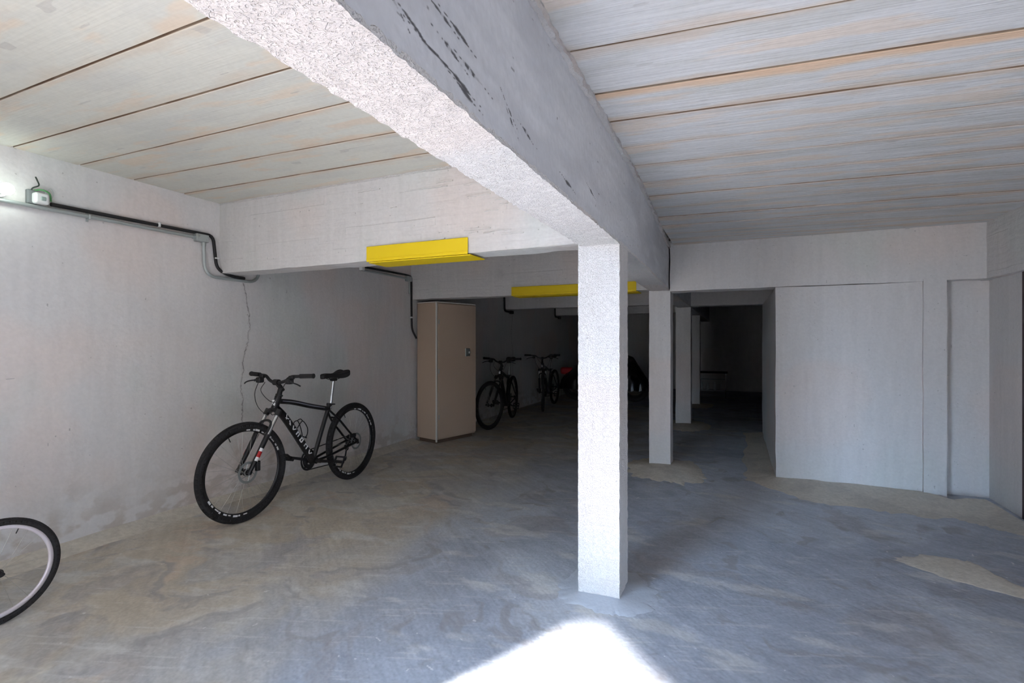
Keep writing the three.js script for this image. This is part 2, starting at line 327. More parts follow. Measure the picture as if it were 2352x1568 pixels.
// beams
const drift = (e) => { const z = e[2]; e[0] += z > -2.6 ? 0.0 : -0.10 * sst(-2.6, -6.0, z); e[1] += 0.045 * sst(-2.6, -6, z) * sst(2.0, 1.86, e[1]); };
const beam = struct('ceiling_beam', rough(-0.742, -0.540, 1.842, 1.856, -15, WZ + 0.05, 0.0075, 0.0045, 62, false, drift), M.rough, 'long ceiling beam with a roughcast underside', 'beam');
mesh('beam_web', rough(-0.739, -0.541, 1.85, 2.56, -15, WZ + 0.05, 0.05, 0.003, 5, false, drift), M.beamSide, beam);
{ // squeezed-out mortar along the top of the beam
  mesh('mortar_seam', rough(-0.56, -0.522, 2.315, 2.36, -5.5, WZ, 0.012, 0.013, 26, false, drift), M.rough, beam);
}
const crossBeams = [];
for (const [z, yb] of [[-2.85, 1.913], [-5.57, 1.90], [-8.52, 1.945], [-11.4, 1.965]])
  crossBeams.push(struct('cross_beam', rough(-4.0, -0.70, yb, 2.56, z - 0.19, z, 0.04, 0.006, 5), M.crossBeam, z > -3 ? 'cross beam with coarse board marks above the mountain bike' : z > -6 ? 'cross beam above the tall beige cabinet' : z > -9 ? 'cross beam in the dark behind the beige cabinet' : 'farthest cross beam in the dark end of the garage', 'beam'));
{ // ridges left between the shuttering boards, and mortar squeezed out under the ceiling
  const marks = [];
  for (let k = 0; k < 34; k++) { const x = -2.75 + 1.75 * Math.sqrt(rnd()), y = 2.0 + 0.42 * rnd(), l = 0.05 + 0.16 * rnd(); marks.push(rough(x, x + l, y, y + 0.004 + 0.006 * rnd(), -2.853, -2.8425, 0.012, 0.004, 40)); }
  mesh('board_ridge', mergeGeometries(marks), M.crossBeam, crossBeams[0]).userData.kind = 'stuff';
  mesh('mortar_seam', rough(-3.97, -0.72, 2.486, 2.508, -2.87, -2.8435, 0.014, 0.008, 24), M.rough, crossBeams[0]);
}
struct('cross_beam', rough(-0.62, 2.2, 1.866, 2.45, -5.7, -5.45, 0.04, 0.006, 5), M.plaster, 'wide plastered cross beam over the blank wall block', 'beam');
struct('cross_beam', rough(-0.72, 4.1, 1.905, 2.45, -8.7, -8.45, 0.04, 0.006, 5), M.plaster, 'lintel beam over the dark passage', 'beam');
struct('cross_beam', rough(1.93, 2.3, 1.863, 2.42, -5.6, WZ, 0.05, 0.01, 5), M.crossBeam, 'beam with slanting brush strokes along the right wall', 'beam');
// columns
const COLS = [[-0.760, -0.541, -2.785, -2.57, 1.86, 'white rough plastered column standing alone in the sunlit passage'], [-0.850, -0.628, -5.80, -5.565, 1.90, 'column ringed by a pale mortar collar beside the blank wall block'], [-0.875, -0.645, -8.72, -8.46, 1.93, 'slim column under the lintel of the dark passage'], [-0.90, -0.67, -11.4, -11.15, 1.93, 'dim column beside the small metal table']];
COLS.forEach(([x0, x1, z0, z1, h, label], i) => struct('column', rough(x0, x1, -0.02, h, z0, z1, i ? 0.03 : 0.0095, i ? 0.004 : 0.0026, i ? 8 : 48), i ? M.plaster : M.rough, label, 'column'));
// column heads: small plaster swellings under the beam
// ---------------------------------------------------------------- mortar on the floor
function apron(inner, outer, hIn, rows = 5, k = 1) {
  const n = 140, pos = [], idx = [], at = (pts, s) => { const f = s * (pts.length - 1), i = Math.min(pts.length - 2, Math.floor(f)), t = f - i; return [mix(pts[i][0], pts[i + 1][0], t), mix(pts[i][1], pts[i + 1][1], t)]; };
  for (let i = 0; i <= n; i++) { const s = i / n, a = at(inner, s), b = at(outer, s), w = (fbm(s * 22 + k * 9, k, 4) - 0.5) * 0.6;
    for (let j = 0; j <= rows; j++) { const r = j / rows * (1 + w * j / rows), e = j / rows; pos.push(mix(a[0], b[0], r), Math.max(0.0015, hIn * (1 - e) ** 1.6 * (0.8 + 0.4 * n2(s * 30, j + k))) * (j === rows ? 0 : 1) - (j === rows ? 0.004 : 0), mix(a[1], b[1], r)); } }
  for (let i = 0; i < n; i++) for (let j = 0; j < rows; j++) { const a = i * (rows + 1) + j, b = a + 1, c = a + rows + 1, d = c + 1; idx.push(a, c, b, b, c, d); }
  const g = new THREE.BufferGeometry(); g.setAttribute('position', new THREE.Float32BufferAttribute(pos, 3)); g.setIndex(idx); g.computeVertexNormals();
  const q = metres(g); return q;
}
function patch(outline, h, k) {
  const n = 120, rings = 10, pts = [], pos = [], idx = []; let cx = 0, cz = 0; outline.forEach(([x, z]) => { cx += x / outline.length; cz += z / outline.length; });
  const c = new THREE.CatmullRomCurve3(outline.map(([x, z]) => V(x, 0, z)), true);
  for (let i = 0; i < n; i++) { const p = c.getPoint(i / n), w = 1 + (fbm(Math.cos(i / n * 6.2832) * 5 + k * 9, Math.sin(i / n * 6.2832) * 5 + k * 3, 4) - 0.5) * 0.5; pts.push([p.x, p.z, w]); }
  for (let j = 0; j <= rings; j++) for (let i = 0; i < n; i++) { const r = j / rings; const w = mix(1, pts[i][2], r ** 4); const x = cx + (pts[i][0] - cx) * r * w, z = cz + (pts[i][1] - cz) * r * w; pos.push(x, j === rings ? -0.003 : h * (1 - r ** 1.6) * (0.75 + 0.5 * n2(x * 9, z * 9)) + 0.001, z); }
  for (let j = 0; j < rings; j++) for (let i = 0; i < n; i++) { const a = j * n + i, b = j * n + (i + 1) % n, d = a + n, e = b + n; idx.push(a, b, d, b, e, d); }
  const g = new THREE.BufferGeometry(); g.setAttribute('position', new THREE.Float32BufferAttribute(pos, 3)); g.setIndex(idx); g.computeVertexNormals();
  return metres(g);
}
M.mortar.side = THREE.DoubleSide;
mesh('mortar_fillet', apron([[XL - 0.02, 0.3], [XL - 0.02, -1], [XL - 0.02, -3], [XL - 0.02, -5.6]], [[-3.80, 0.3], [-3.74, -1], [-3.80, -3], [-3.78, -5.6]], 0.05, 5, 2), M.mortar, floor);
mesh('mortar_apron', apron([[0.38, -8.1], [0.38, -6.8], [0.38, -5.6], [0.38, -5.48], [0.8, -5.48], [1.5, -5.46], [1.66, -5.28], [1.9, -5.4], [1.92, -4.8]], [[0.12, -8.1], [0.08, -6.8], [0.05, -5.6], [0.16, -5.2], [0.5, -4.72], [1.0, -4.70], [1.35, -4.68], [1.65, -4.66], [1.85, -4.55]], 0.035, 6, 5), M.mortar, floor);
mesh('mortar_collar', patch([[-1.02, -5.2], [-0.86, -5.0], [-0.6, -4.95], [-0.42, -4.93], [-0.24, -5.25], [-0.3, -5.6], [-0.5, -5.95], [-0.95, -5.95], [-1.08, -5.6]], 0.03, 3), M.mortar, floor);
mesh('mortar_collar', patch([[-1.05, -8.3], [-0.8, -7.9], [-0.5, -7.95], [-0.35, -8.4], [-0.45, -8.9], [-0.95, -8.95]], 0.03, 6), M.mortar, floor);
mesh('mortar_collar', patch([[-1.05, -11], [-0.8, -10.7], [-0.5, -10.8], [-0.4, -11.2], [-0.5, -11.6], [-1.0, -11.6]], 0.03, 8), M.mortar, floor);
mesh('mortar_spill', patch([[0.89, -3.80], [1.05, -3.62], [1.22, -3.52], [1.42, -3.45], [1.62, -3.38], [1.56, -3.5], [1.42, -3.66], [1.32, -3.92], [1.1, -3.95]], 0.006, 4), M.mortar, floor);
{
  const grey = std({ color: rgb(182, 187, 196), bumpMap: every(T.floorBump, 2, 2), bumpScale: 0.004, side: THREE.DoubleSide });
  mesh('mortar_collar', patch([[-0.88, -2.62], [-0.82, -2.48], [-0.62, -2.42], [-0.47, -2.44], [-0.36, -2.60], [-0.38, -2.8], [-0.6, -2.95], [-0.85, -2.88]], 0.022, 9), grey, floor);
}
// ---------------------------------------------------------------- wall lamp
{
  const lamp = thing('wall_lamp', 'glowing round bulb in a wall socket above the conduit', 'lamp', [XL, 2.222, -1.455]);
  mesh('socket', merge([cyl([0, 0, 0], [0.03, 0, 0], 0.035, 0.035, 24), cyl([0.03, 0, 0], [0.075, 0, 0], 0.02, 0.022, 20)]), M.white, lamp);
  const g = new THREE.SphereGeometry(0.036, 32, 20); g.scale(1.15, 1, 1); g.translate(0.112, 0, 0);
  mesh('bulb', g, std({ color: rgb(240, 250, 245), emissive: new THREE.Color().setRGB(0.9, 1.0, 0.95), emissiveIntensity: 3 }), lamp);
  const light = new THREE.PointLight(new THREE.Color().setRGB(0.86, 1.0, 0.92), 0.13, 0, 2);
  light.position.set(0.112, 0, 0); light.castShadow = true; light.shadow.radius = 1.8; lamp.add(light);
}

// ---------------------------------------------------------------- conduits on the left wall
M.galv = std({ color: rgb(172, 178, 176), metalness: 0.45, roughness: 0.4 });
{
  const c = thing('conduit', 'galvanised conduit with black cable dipping under the board-marked cross beam', 'conduit', [XL + 0.006, 0, 0]);
  mesh('pipe', pipe([[0.022, 2.165, 0.33], [0.022, 2.172, -2.62]], 0.0125), M.galv, c);
  mesh('pipe', pipe([[0.022, 2.13, -2.690], [0.022, 1.872, -2.697], [0.022, 1.868, -3.20], [0.022, 2.3, -3.215]], 0.0125, 0.11), M.galv, c);
  const j = mesh('junction_body', merge([rbox(0.045, 0.062, 0.105, 0.008, [0.026, 2.172, -2.668]), cyl([0.022, 2.172, -2.6], [0.022, 2.172, -2.63], 0.017, 0.017), cyl([0.022, 2.145, -2.69], [0.022, 2.115, -2.69], 0.017, 0.017)]), M.galv, c);
  for (const [y, z] of [[2.185, -2.64], [2.160, -2.70]]) mesh('screw', cyl([0.046, y, z], [0.051, y, z], 0.005), M.steel, j);
  const k = mesh('cable', pipe([[0.016, 2.204, -1.70], [0.016, 2.211, -2.6], [0.018, 2.212, -2.772], [0.018, 1.935, -2.805], [0.02, 1.895, -2.95], [0.02, 1.893, -3.06]], 0.0125, 0.07), M.cable, c);
  for (const [y, z, turn] of [[2.212, -2.345, 0], [2.03, -2.80, 1]]) mesh('clip', turn ? rbox(0.036, 0.012, 0.034, 0.004, [0.018, y, z]) : rbox(0.036, 0.034, 0.014, 0.004, [0.018, y, z]), M.white, k);
  mesh('pipe_clamp', merge([rbox(0.04, 0.034, 0.014, 0.005, [0.02, 2.168, -1.9]), rbox(0.006, 0.06, 0.014, 0.002, [0.003, 2.168, -1.9])]), M.galv, c);
}
{
  const c = thing('conduit', 'short galvanised conduit and black cable running to the beige cabinet', 'conduit', [XL + 0.006, 0, 0]);
  mesh('pipe', pipe([[0.022, 2.165, -4.55], [0.022, 2.165, -5.42], [0.022, 2.165, -5.49], [0.022, 1.97, -5.50]], 0.0125, 0.05), M.galv, c);
  mesh('junction_body', rbox(0.05, 0.07, 0.1, 0.008, [0.026, 2.165, -5.47]), M.galv, c);
  const k = mesh('cable', pipe([[0.018, 2.205, -4.62], [0.018, 2.212, -5.46], [0.018, 2.2, -5.545], [0.02, 1.9, -5.545], [0.024, 1.5, -5.55], [0.06, 1.38, -5.60]], 0.0125, 0.06), M.cable, c);
  mesh('clip', rbox(0.036, 0.02, 0.034, 0.004, [0.02, 1.66, -5.547]), M.white, k);
  mesh('end_cap', rbox(0.05, 0.05, 0.05, 0.01, [0.026, 2.185, -4.57]), M.white, c);
}
for (const [z, y, label] of [[-8.52, 1.93, 'conduit bend coloured black for the shade below the cross beam in the dark'], [-11.4, 1.95, 'conduit bend coloured black for the shade below the farthest cross beam']]) {  // shade of the dark end is put into the black of these conduits
  const c = thing('conduit', label, 'conduit', [XL + 0.006, 0, 0]);
  mesh('pipe', pipe([[0.022, 2.2, z + 0.9], [0.022, 2.2, z + 0.04], [0.022, y - 0.02, z + 0.03], [0.022, y - 0.03, z - 0.35]], 0.018, 0.07), M.cable, c);
  mesh('coupling', rbox(0.05, 0.06, 0.12, 0.01, [0.026, y - 0.03, z - 0.28]), M.cable, c);
}
{
  const s = thing('motion_sensor', 'small white box sensor with loose green wires beside the bulb', 'sensor', [XL + 0.006, 2.218, -1.635]);
  mesh('housing', rbox(0.05, 0.068, 0.072, 0.014, [0.05, 0, 0]), M.white, s);
  mesh('lens', rbox(0.01, 0.024, 0.026, 0.005, [0.076, -0.002, -0.004]), std({ color: rgb(150, 168, 160), roughness: 0.35 }), s);
  mesh('back_plate', rbox(0.03, 0.085, 0.05, 0.006, [0.015, 0.008, 0.03]), std({ color: rgb(120, 124, 124) }), s);
  mesh('wire', tube([[0.02, 0.03, 0.04], [0.03, 0.06, 0.03], [0.03, 0.085, 0.0], [0.025, 0.115, 0.006], [0.02, 0.135, 0.012]], 0.004, 24, 8), std({ color: rgb(58, 66, 60) }), s);
  mesh('wire', tube([[0.02, 0.05, 0.02], [0.04, 0.058, -0.01], [0.045, 0.045, -0.045], [0.03, 0.0, -0.06]], 0.005, 24, 8), std({ color: rgb(92, 150, 96) }), s);
  mesh('wire', tube([[0.02, 0.03, -0.03], [0.03, 0.08, -0.055], [0.025, 0.05, -0.075], [0.02, 0.01, -0.06]], 0.003, 24, 8), std({ color: rgb(190, 192, 190) }), s);
}
// ---------------------------------------------------------------- yellow edge guards on the cross beams
function guard(x0, x1, z, yb, label) {
  const g = thing('edge_guard', label, 'edge guard', [0, 0, 0], 0, 'yellow edge guards on the cross beams');
  mesh('face_plate', metres(rbox(x1 - x0, 0.108, 0.008, 0.003, [(x0 + x1) / 2, yb + 0.046, z + 0.0145])), M.yellow, g);
  mesh('under_plate', metres(rbox(x1 - x0, 0.008, 0.205, 0.003, [(x0 + x1) / 2 + 0.02, yb - 0.0145, z - 0.085])), M.yellow, g);
  const f = mesh('fold', metres(rbox(x1 - x0, 0.006, 0.004, 0.0015, [(x0 + x1) / 2, yb + 0.012, z + 0.0195])), M.yellow, g);
  return g;
}
guard(-2.395, -1.575, -2.85, 1.913, 'yellow edge guard on the board-marked cross beam above the mountain bike');
guard(-2.48, -0.985, -5.57, 1.90, 'long yellow edge guard on the cross beam beside the beige cabinet');
guard(-2.52, -1.75, -8.52, 1.945, 'yellow edge guard on the cross beam in the dark');

// ---------------------------------------------------------------- beige cabinet
{
  const W = 0.39, D = 0.74, H = 1.855;
  const c = thing('cabinet', 'tall beige metal cabinet with a silver latch standing against the left wall', 'cabinet', [-3.553, 0, -5.56], -0.27);
  const beige = std({ color: rgb(196, 172, 150), roughness: 0.55 }), edge = std({ color: rgb(222, 218, 210), roughness: 0.5 });
  mesh('body', rbox(W - 0.01, H - 0.05, D, 0.012, [-W / 2 - 0.005, H / 2 + 0.025, -D / 2]), beige, c);
  const d = mesh('door', rbox(0.014, H - 0.09, D - 0.03, 0.005, [0.006, H / 2 + 0.03, -D / 2 - 0.005]), beige, c);
  mesh('latch', merge([rbox(0.014, 0.11, 0.085, 0.004, [0.018, 1.19, -0.56]), rbox(0.022, 0.03, 0.018, 0.004, [0.03, 1.19, -0.585])]), M.steel, d);
  for (const y of [0.35, 0.95, 1.6]) mesh('hinge', cyl([0.014, y - 0.03, -0.03], [0.014, y + 0.03, -0.03], 0.007), M.steel, d);
  mesh('corner_trim', merge([rbox(0.02, H - 0.03, 0.02, 0.006, [0.004, H / 2 + 0.012, 0.004])]), edge, c);
  mesh('plinth', rbox(W - 0.06, 0.05, D - 0.06, 0.004, [-W / 2 - 0.01, 0.025, -D / 2]), std({ color: rgb(96, 78, 64) }), c);
  mesh('top_rim', merge([rbox(0.012, 0.014, D, 0.004, [-0.006, H + 0.004, -D / 2]), rbox(W, 0.014, 0.012, 0.004, [-W / 2, H + 0.004, -0.006])]), edge, c);
}

// ---------------------------------------------------------------- bicycles
M.rubber = std({ color: rgb(30, 29, 31), roughness: 0.85 });
M.tread = std({ color: rgb(30, 29, 31), roughness: 0.9, bumpMap: every(texture(512, 128, (u, v) => { const a = (u * 64) % 1, b = (v * 6) % 1; return a > 0.18 && a < 0.82 && b > 0.2 && b < 0.8 ? 1 : 0; }, false), 1, 1), bumpScale: 0.006 });
M.black = std({ color: rgb(22, 21, 24), roughness: 0.32 });
M.matteBlack = std({ color: rgb(24, 23, 25), roughness: 0.6 });
M.chrome = std({ color: rgb(205, 205, 205), metalness: 0.95, roughness: 0.22 });
M.decal = std({ color: rgb(232, 232, 234), roughness: 0.4 });
M.red = std({ color: rgb(178, 26, 30), roughness: 0.4 });
M.spoke = std({ color: rgb(190, 186, 180), metalness: 0.8, roughness: 0.35 });

function lathe(profile, n = 72) { const g = new THREE.LatheGeometry(profile.map(([r, z]) => new THREE.Vector2(r, z)), n); g.rotateX(Math.PI / 2); return g; }
function makeWheel(parent, x, R, tw, o) {
  const w = new THREE.Group(); w.name = 'wheel'; w.position.set(x, R, 0); parent.add(w);
  const ty = new THREE.TorusGeometry(R - tw / 2, tw / 2, 18, 96); mesh('tyre', ty, M.tread, w);
  const r1 = R - tw * 0.82, r0 = r1 - (o.rimDeep ?? 0.028);
  mesh('rim', lathe([[r1, -0.013], [r1, 0.013], [r0 + 0.006, 0.011], [r0, 0.004], [r0, -0.004], [r0 + 0.006, -0.011], [r1, -0.013]], 96), o.rim, w);
  if (o.rimMarks) {
    const marks = [];
    for (const s of [-1, 1]) for (const start of [0.35, Math.PI + 0.45]) for (let k = 0; k < 9; k++) {
      const a0 = start + k * 0.135, g = new THREE.RingGeometry(r0 + 0.008, r1 - 0.006 - (k % 3) * 0.003, 4, 1, a0, [0.10, 0.07, 0.12, 0.05][k % 4]);
      if (s < 0) g.rotateY(Math.PI); g.translate(0, 0, s * 0.0135); marks.push(g);
    }
    mesh('rim_lettering', merge(marks), M.decal, w).userData.kind = 'stuff';
  }
  const sp = []; const N = o.spokes ?? 28;
  for (let k = 0; k < N; k++) { const a = k / N * Math.PI * 2, s = k % 2 ? 1 : -1, b = a + (k % 4 < 2 ? 0.55 : -0.55); sp.push(cyl([Math.cos(b) * 0.024, Math.sin(b) * 0.024, s * 0.026], [Math.cos(a) * (r0 + 0.004), Math.sin(a) * (r0 + 0.004), s * 0.002], 0.0012, 0.0012, 5)); }
  mesh('spoke_set', merge(sp), M.spoke, w).userData.kind = 'stuff';
  mesh('hub', merge([cyl([0, 0, -0.05], [0, 0, 0.05], 0.012), cyl([0, 0, -0.032], [0, 0, -0.026], 0.028, 0.028, 24), cyl([0, 0, 0.026], [0, 0, 0.032], 0.028, 0.028, 24), cyl([0, 0, -0.07], [0, 0, 0.07], 0.006)]), M.matteBlack, w);
  const v = 1.15; mesh('valve', cyl([Math.cos(v) * r0, Math.sin(v) * r0, 0], [Math.cos(v) * (r0 - 0.035), Math.sin(v) * (r0 - 0.035), 0], 0.0035), M.matteBlack, w);
  if (o.rotor) {
    const parts = [lathe([[0.062, -0.0455], [0.080, -0.0455], [0.080, -0.0435], [0.062, -0.0435], [0.062, -0.0455]], 64), lathe([[0.02, -0.0455], [0.03, -0.0455], [0.03, -0.0435], [0.02, -0.0435], [0.02, -0.0455]], 32)];
    for (let k = 0; k < 6; k++) { const a = k * Math.PI / 3; parts.push(cyl([Math.cos(a) * 0.028, Math.sin(a) * 0.028, -0.0445], [Math.cos(a + 0.45) * 0.064, Math.sin(a + 0.45) * 0.064, -0.0445], 0.0028, 0.0028, 6)); }
    mesh('brake_rotor', merge(parts), M.steel, w);
  }
  return w;
}
// local axes: x forward, y up, left side -z, origin under the rear hub
function makeBike(name, label, at, turn, o) {
  const b = thing(name, label, 'bicycle', at, turn), R = o.R ?? 0.37, WB = 1.255;
  const front = [], F = (m) => { front.push(m); return m; };
  makeWheel(b, 0, R, o.tw, o); F(makeWheel(b, WB, R, o.tw, o));
  const BB = [0.55, 0.30, 0], HT = [0.945, 0.90, 0], HB = [0.985, 0.80, 0], ST = [0.335, 0.765, 0];
  const fr = mesh('frame', merge([
    tube([[0.96, 0.865, 0], [0.80, 0.838, 0], [0.6, 0.785, 0], [0.345, 0.725, 0]], 0.021, 30, 14),
    tube([[0.98, 0.815, 0], [0.90, 0.745, 0], [0.78, 0.60, 0], [0.56, 0.31, 0]], 0.031, 30, 16),
    cyl(BB, ST, 0.0185, 0.0185, 16), cyl(HB, HT, 0.026, 0.027, 20), cyl([0.55, 0.30, -0.04], [0.55, 0.30, 0.04], 0.026, 0.026, 20),
    ...[-1, 1].flatMap((s) => [tube([[0.52, 0.30, s * 0.03], [0.42, 0.31, s * 0.046], [0.2, 0.34, s * 0.056], [0.0, R, s * 0.066]], 0.011, 24, 10), tube([[0.345, 0.71, s * 0.012], [0.26, 0.62, s * 0.046], [0.12, 0.48, s * 0.056], [0.0, R, s * 0.066]], 0.0095, 24, 10), cyl([0, R - 0.02, s * 0.066], [0.01, R + 0.02, s * 0.066], 0.013)]),
    cyl([0.275, 0.635, -0.045], [0.275, 0.635, 0.045], 0.009),
  ]), o.frame, b);
  if (o.lettering) {
    const strokes = []; const A = V(0.905, 0.752, 0), B = V(0.595, 0.355, 0), dir = B.clone().sub(A).normalize(), up = V(-dir.y, dir.x, 0), rot = Math.atan2(dir.y, dir.x);
    const put = (t, u, w, h, tilt = 0) => { const g = new THREE.BoxGeometry(w, h, 0.003); g.rotateZ(tilt); g.rotateZ(rot); const p = A.clone().lerp(B, t).addScaledVector(up, u); const arch = Math.sqrt(Math.max(0, 0.0318 ** 2 - u * u)); for (const s of [-1, 1]) { const q = g.clone(); q.translate(p.x + (t > 0.1 && t < 0.75 ? 0.004 : 0), p.y + (t > 0.1 && t < 0.75 ? 0.006 : 0), s * arch); strokes.push(q); } };
    [[0.05, 'x'], [0.19, 'i'], [0.31, 'v'], [0.47, 'u'], [0.61, 'o'], [0.76, 'u'], [0.89, 'v']].forEach(([t, k]) => {
      if (k === 'x') { put(t, 0, 0.042, 0.008, 0.8); put(t + 0.03, 0.004, 0.04, 0.007, -0.5); }
      if (k === 'i') { put(t, 0.003, 0.034, 0.009, 0.5); put(t + 0.03, 0.012, 0.02, 0.006, 0); }
      if (k === 'v') { put(t, 0.004, 0.034, 0.009, 0.9); put(t + 0.045, 0.002, 0.034, 0.009, -0.9); }
      if (k === 'u' || k === 'o') { put(t - 0.025, 0.002, 0.01, 0.032); put(t + 0.03, 0.002, 0.01, 0.032); put(t, -0.012, 0.034, 0.008); if (k === 'o') put(t, 0.016, 0.034, 0.008); }
    });
    mesh('lettering', merge(strokes), M.decal, fr).userData.kind = 'stuff';
    for (const s of [-1, 1]) mesh('top_tube_stripe', tube([[0.92, 0.861, s * 0.017], [0.8, 0.841, s * 0.018], [0.6, 0.788, s * 0.018], [0.42, 0.745, s * 0.017]], 0.0055, 24, 6), std({ color: rgb(120, 122, 132), roughness: 0.35 }), fr);
  }
  // fork: crown, upper tubes, lowers with a brace arched over the tyre
  const hub = V(WB, R, 0), d = V(1.0 - WB, 0.785 - R, 0).normalize(), P = (t, z) => { const q = hub.clone().addScaledVector(d, t); return [q.x, q.y, z]; };
  const L = Math.hypot(1.0 - WB, 0.785 - R);
  const fk = F(mesh('fork', merge([...[-1, 1].flatMap((s) => [cyl(P(0, s * 0.062), P(0.30, s * 0.062), 0.015, 0.021, 16), cyl(P(-0.012, s * 0.062), P(0.012, s * 0.062), 0.018, 0.018), cyl(P(L - 0.03, s * 0.062), P(L + 0.02, s * 0.062), 0.022, 0.021, 16)]), tube([P(L, -0.062), P(L + 0.012, -0.03), P(L + 0.018, 0), P(L + 0.012, 0.03), P(L, 0.062)], 0.02, 20, 10), tube([P(0.28, -0.062), P(0.385, -0.058), P(0.405, -0.03), P(0.41, 0), P(0.405, 0.03), P(0.385, 0.058), P(0.28, 0.062)].map(([x, y, z]) => [x + 0.012, y + 0.006, z]), 0.010, 30, 8)]), M.black, b));
  for (const s of [-1, 1]) mesh('stanchion', cyl(P(0.27, s * 0.062), P(L, s * 0.062), 0.0145, 0.0145, 16), o.stanchion ?? M.chrome, fk);
  if (o.lettering) {
    for (const s of [-1, 1]) mesh('fork_stripe', cyl(P(0.09, s * 0.0655), P(0.19, s * 0.0655), 0.0158, 0.0175, 16), M.decal, fk);
    for (const s of [-1, 1]) mesh('fork_flash', cyl(P(0.12, s * 0.0665), P(0.165, s * 0.0665), 0.0163, 0.0172, 16), M.red, fk);
  }
  if (o.rotor) {
    F(mesh('brake_caliper', rbox(0.03, 0.075, 0.03, 0.006, [WB - 0.075, R + 0.035, -0.055]), M.matteBlack, b));
    mesh('brake_caliper', rbox(0.06, 0.035, 0.03, 0.006, [0.06, R + 0.065, -0.055]), M.matteBlack, b);
  }
  // cockpit
  const bar = (o.barY ?? 1.015);
  const st = F(mesh('stem', merge([cyl(HT, [0.925, 0.965, 0], 0.021, 0.019), cyl([0.905, 0.945, 0], [0.965, bar, 0], 0.017, 0.019), cyl([0.965, bar, -0.025], [0.965, bar, 0.025], 0.024, 0.024, 20), cyl([0.942, 0.905, 0], [0.938, 0.915, 0], 0.028, 0.028, 20)]), M.matteBlack, b));
  const hb = F(mesh('handlebar', tube([-0.345, -0.2, -0.14, -0.09, -0.04, 0, 0.04, 0.09, 0.14, 0.2, 0.345].map((z) => { const a = Math.abs(z), r = sst(0.05, 0.16, a); return [0.968 - a * 0.14, bar + 0.05 * r + 0.03 * Math.max(0, a - 0.16), z]; }), 0.0125, 60, 10), M.matteBlack, b));
  for (const s of [-1, 1]) {
    const g = mesh('grip', merge([cyl([0.968 - 0.225 * 0.14, bar + 0.053, s * 0.225], [0.968 - 0.348 * 0.14, bar + 0.057, s * 0.348], 0.0175, 0.0175, 16), cyl([0.968 - 0.342 * 0.14, bar + 0.057, s * 0.342], [0.968 - 0.350 * 0.14, bar + 0.057, s * 0.350], 0.0195, 0.0195, 16)]), M.rubber, b); F(g);
    const l = F(mesh('brake_lever', merge([rbox(0.03, 0.03, 0.045, 0.008, [0.965, bar + 0.042, s * 0.165]), rbox(0.05, 0.045, 0.05, 0.012, [0.985, bar + 0.015, s * 0.165]), cyl([1.0, bar + 0.02, s * 0.175], [1.01, bar + 0.012, s * 0.2], 0.009)]), M.matteBlack, b));
    mesh('lever_blade', tube([[1.005, bar + 0.015, s * 0.19], [1.022, bar + 0.008, s * 0.24], [1.018, bar - 0.004, s * 0.285], [1.012, bar - 0.016, s * 0.31]], 0.0055, 24, 8), M.matteBlack, l);
    F(mesh('cable', tube([[1.01, bar, s * 0.15], [1.06, bar - 0.09, s * 0.13], [1.075, bar - 0.19, s * 0.07], [1.03, bar - 0.25, s * 0.03], [0.985, bar - 0.24, s * 0.03]], 0.0028, 40, 6), M.cable, b));
  }
  F(mesh('cable', tube([[0.99, bar, 0.10], [1.06, bar - 0.06, 0.06], [1.05, bar - 0.14, -0.03], [0.985, bar - 0.16, -0.04]], 0.0025, 40, 6), M.cable, b));
  mesh('head_badge', rbox(0.012, 0.05, 0.028, 0.005, [0.992, 0.853, 0]), M.decal, fr);
  // seat
  const sy = o.seatY ?? 0.985, px = 0.335 - (sy - 0.765) * 0.27;
  mesh('seatpost', cyl([0.325, 0.72, 0], [px, sy, 0], 0.0135, 0.0135, 16), o.post ?? M.chrome, b);
  mesh('seat_clamp', merge([cyl([0.339, 0.752, 0], [0.334, 0.775, 0], 0.023, 0.023, 20), cyl([0.334, 0.765, -0.045], [0.334, 0.765, 0.03], 0.005), cyl([0.31, 0.765, -0.04], [0.345, 0.77, -0.045], 0.006)]), M.matteBlack, b);
  {
    const sh = new THREE.Shape(); sh.moveTo(0.155, 0); sh.bezierCurveTo(0.155, 0.026, 0.10, 0.024, 0.03, 0.032); sh.bezierCurveTo(-0.06, 0.045, -0.08, 0.078, -0.13, 0.076); sh.bezierCurveTo(-0.165, 0.07, -0.16, 0.03, -0.145, 0); sh.bezierCurveTo(-0.16, -0.03, -0.165, -0.07, -0.13, -0.076); sh.bezierCurveTo(-0.08, -0.078, -0.06, -0.045, 0.03, -0.032); sh.bezierCurveTo(0.10, -0.024, 0.155, -0.026, 0.155, 0);
    const g = new THREE.ExtrudeGeometry(sh, { depth: 0.018, bevelEnabled: true, bevelSize: 0.008, bevelThickness: 0.012, bevelSegments: 4, curveSegments: 16 }); g.rotateX(-Math.PI / 2);
    const p = g.attributes.position; for (let i = 0; i < p.count; i++) p.setY(i, p.getY(i) + 0.9 * Math.max(0, -p.getX(i) - 0.03) ** 2 * 2 + 0.012 * Math.sin(p.getX(i) * 14)); g.computeVertexNormals();
    g.rotateZ(-0.06); g.translate(px + 0.005, sy + 0.028, 0);
    const s = mesh('saddle', g, M.matteBlack, b);
    mesh('saddle_rail', merge([-1, 1].map((k) => tube([[px + 0.11, sy + 0.03, k * 0.012], [px + 0.05, sy + 0.008, k * 0.02], [px - 0.04, sy + 0.008, k * 0.022], [px - 0.1, sy + 0.035, k * 0.035]], 0.0035, 20, 6)).concat([rbox(0.05, 0.025, 0.05, 0.008, [px, sy + 0.002, 0])])), M.matteBlack, s);
  }
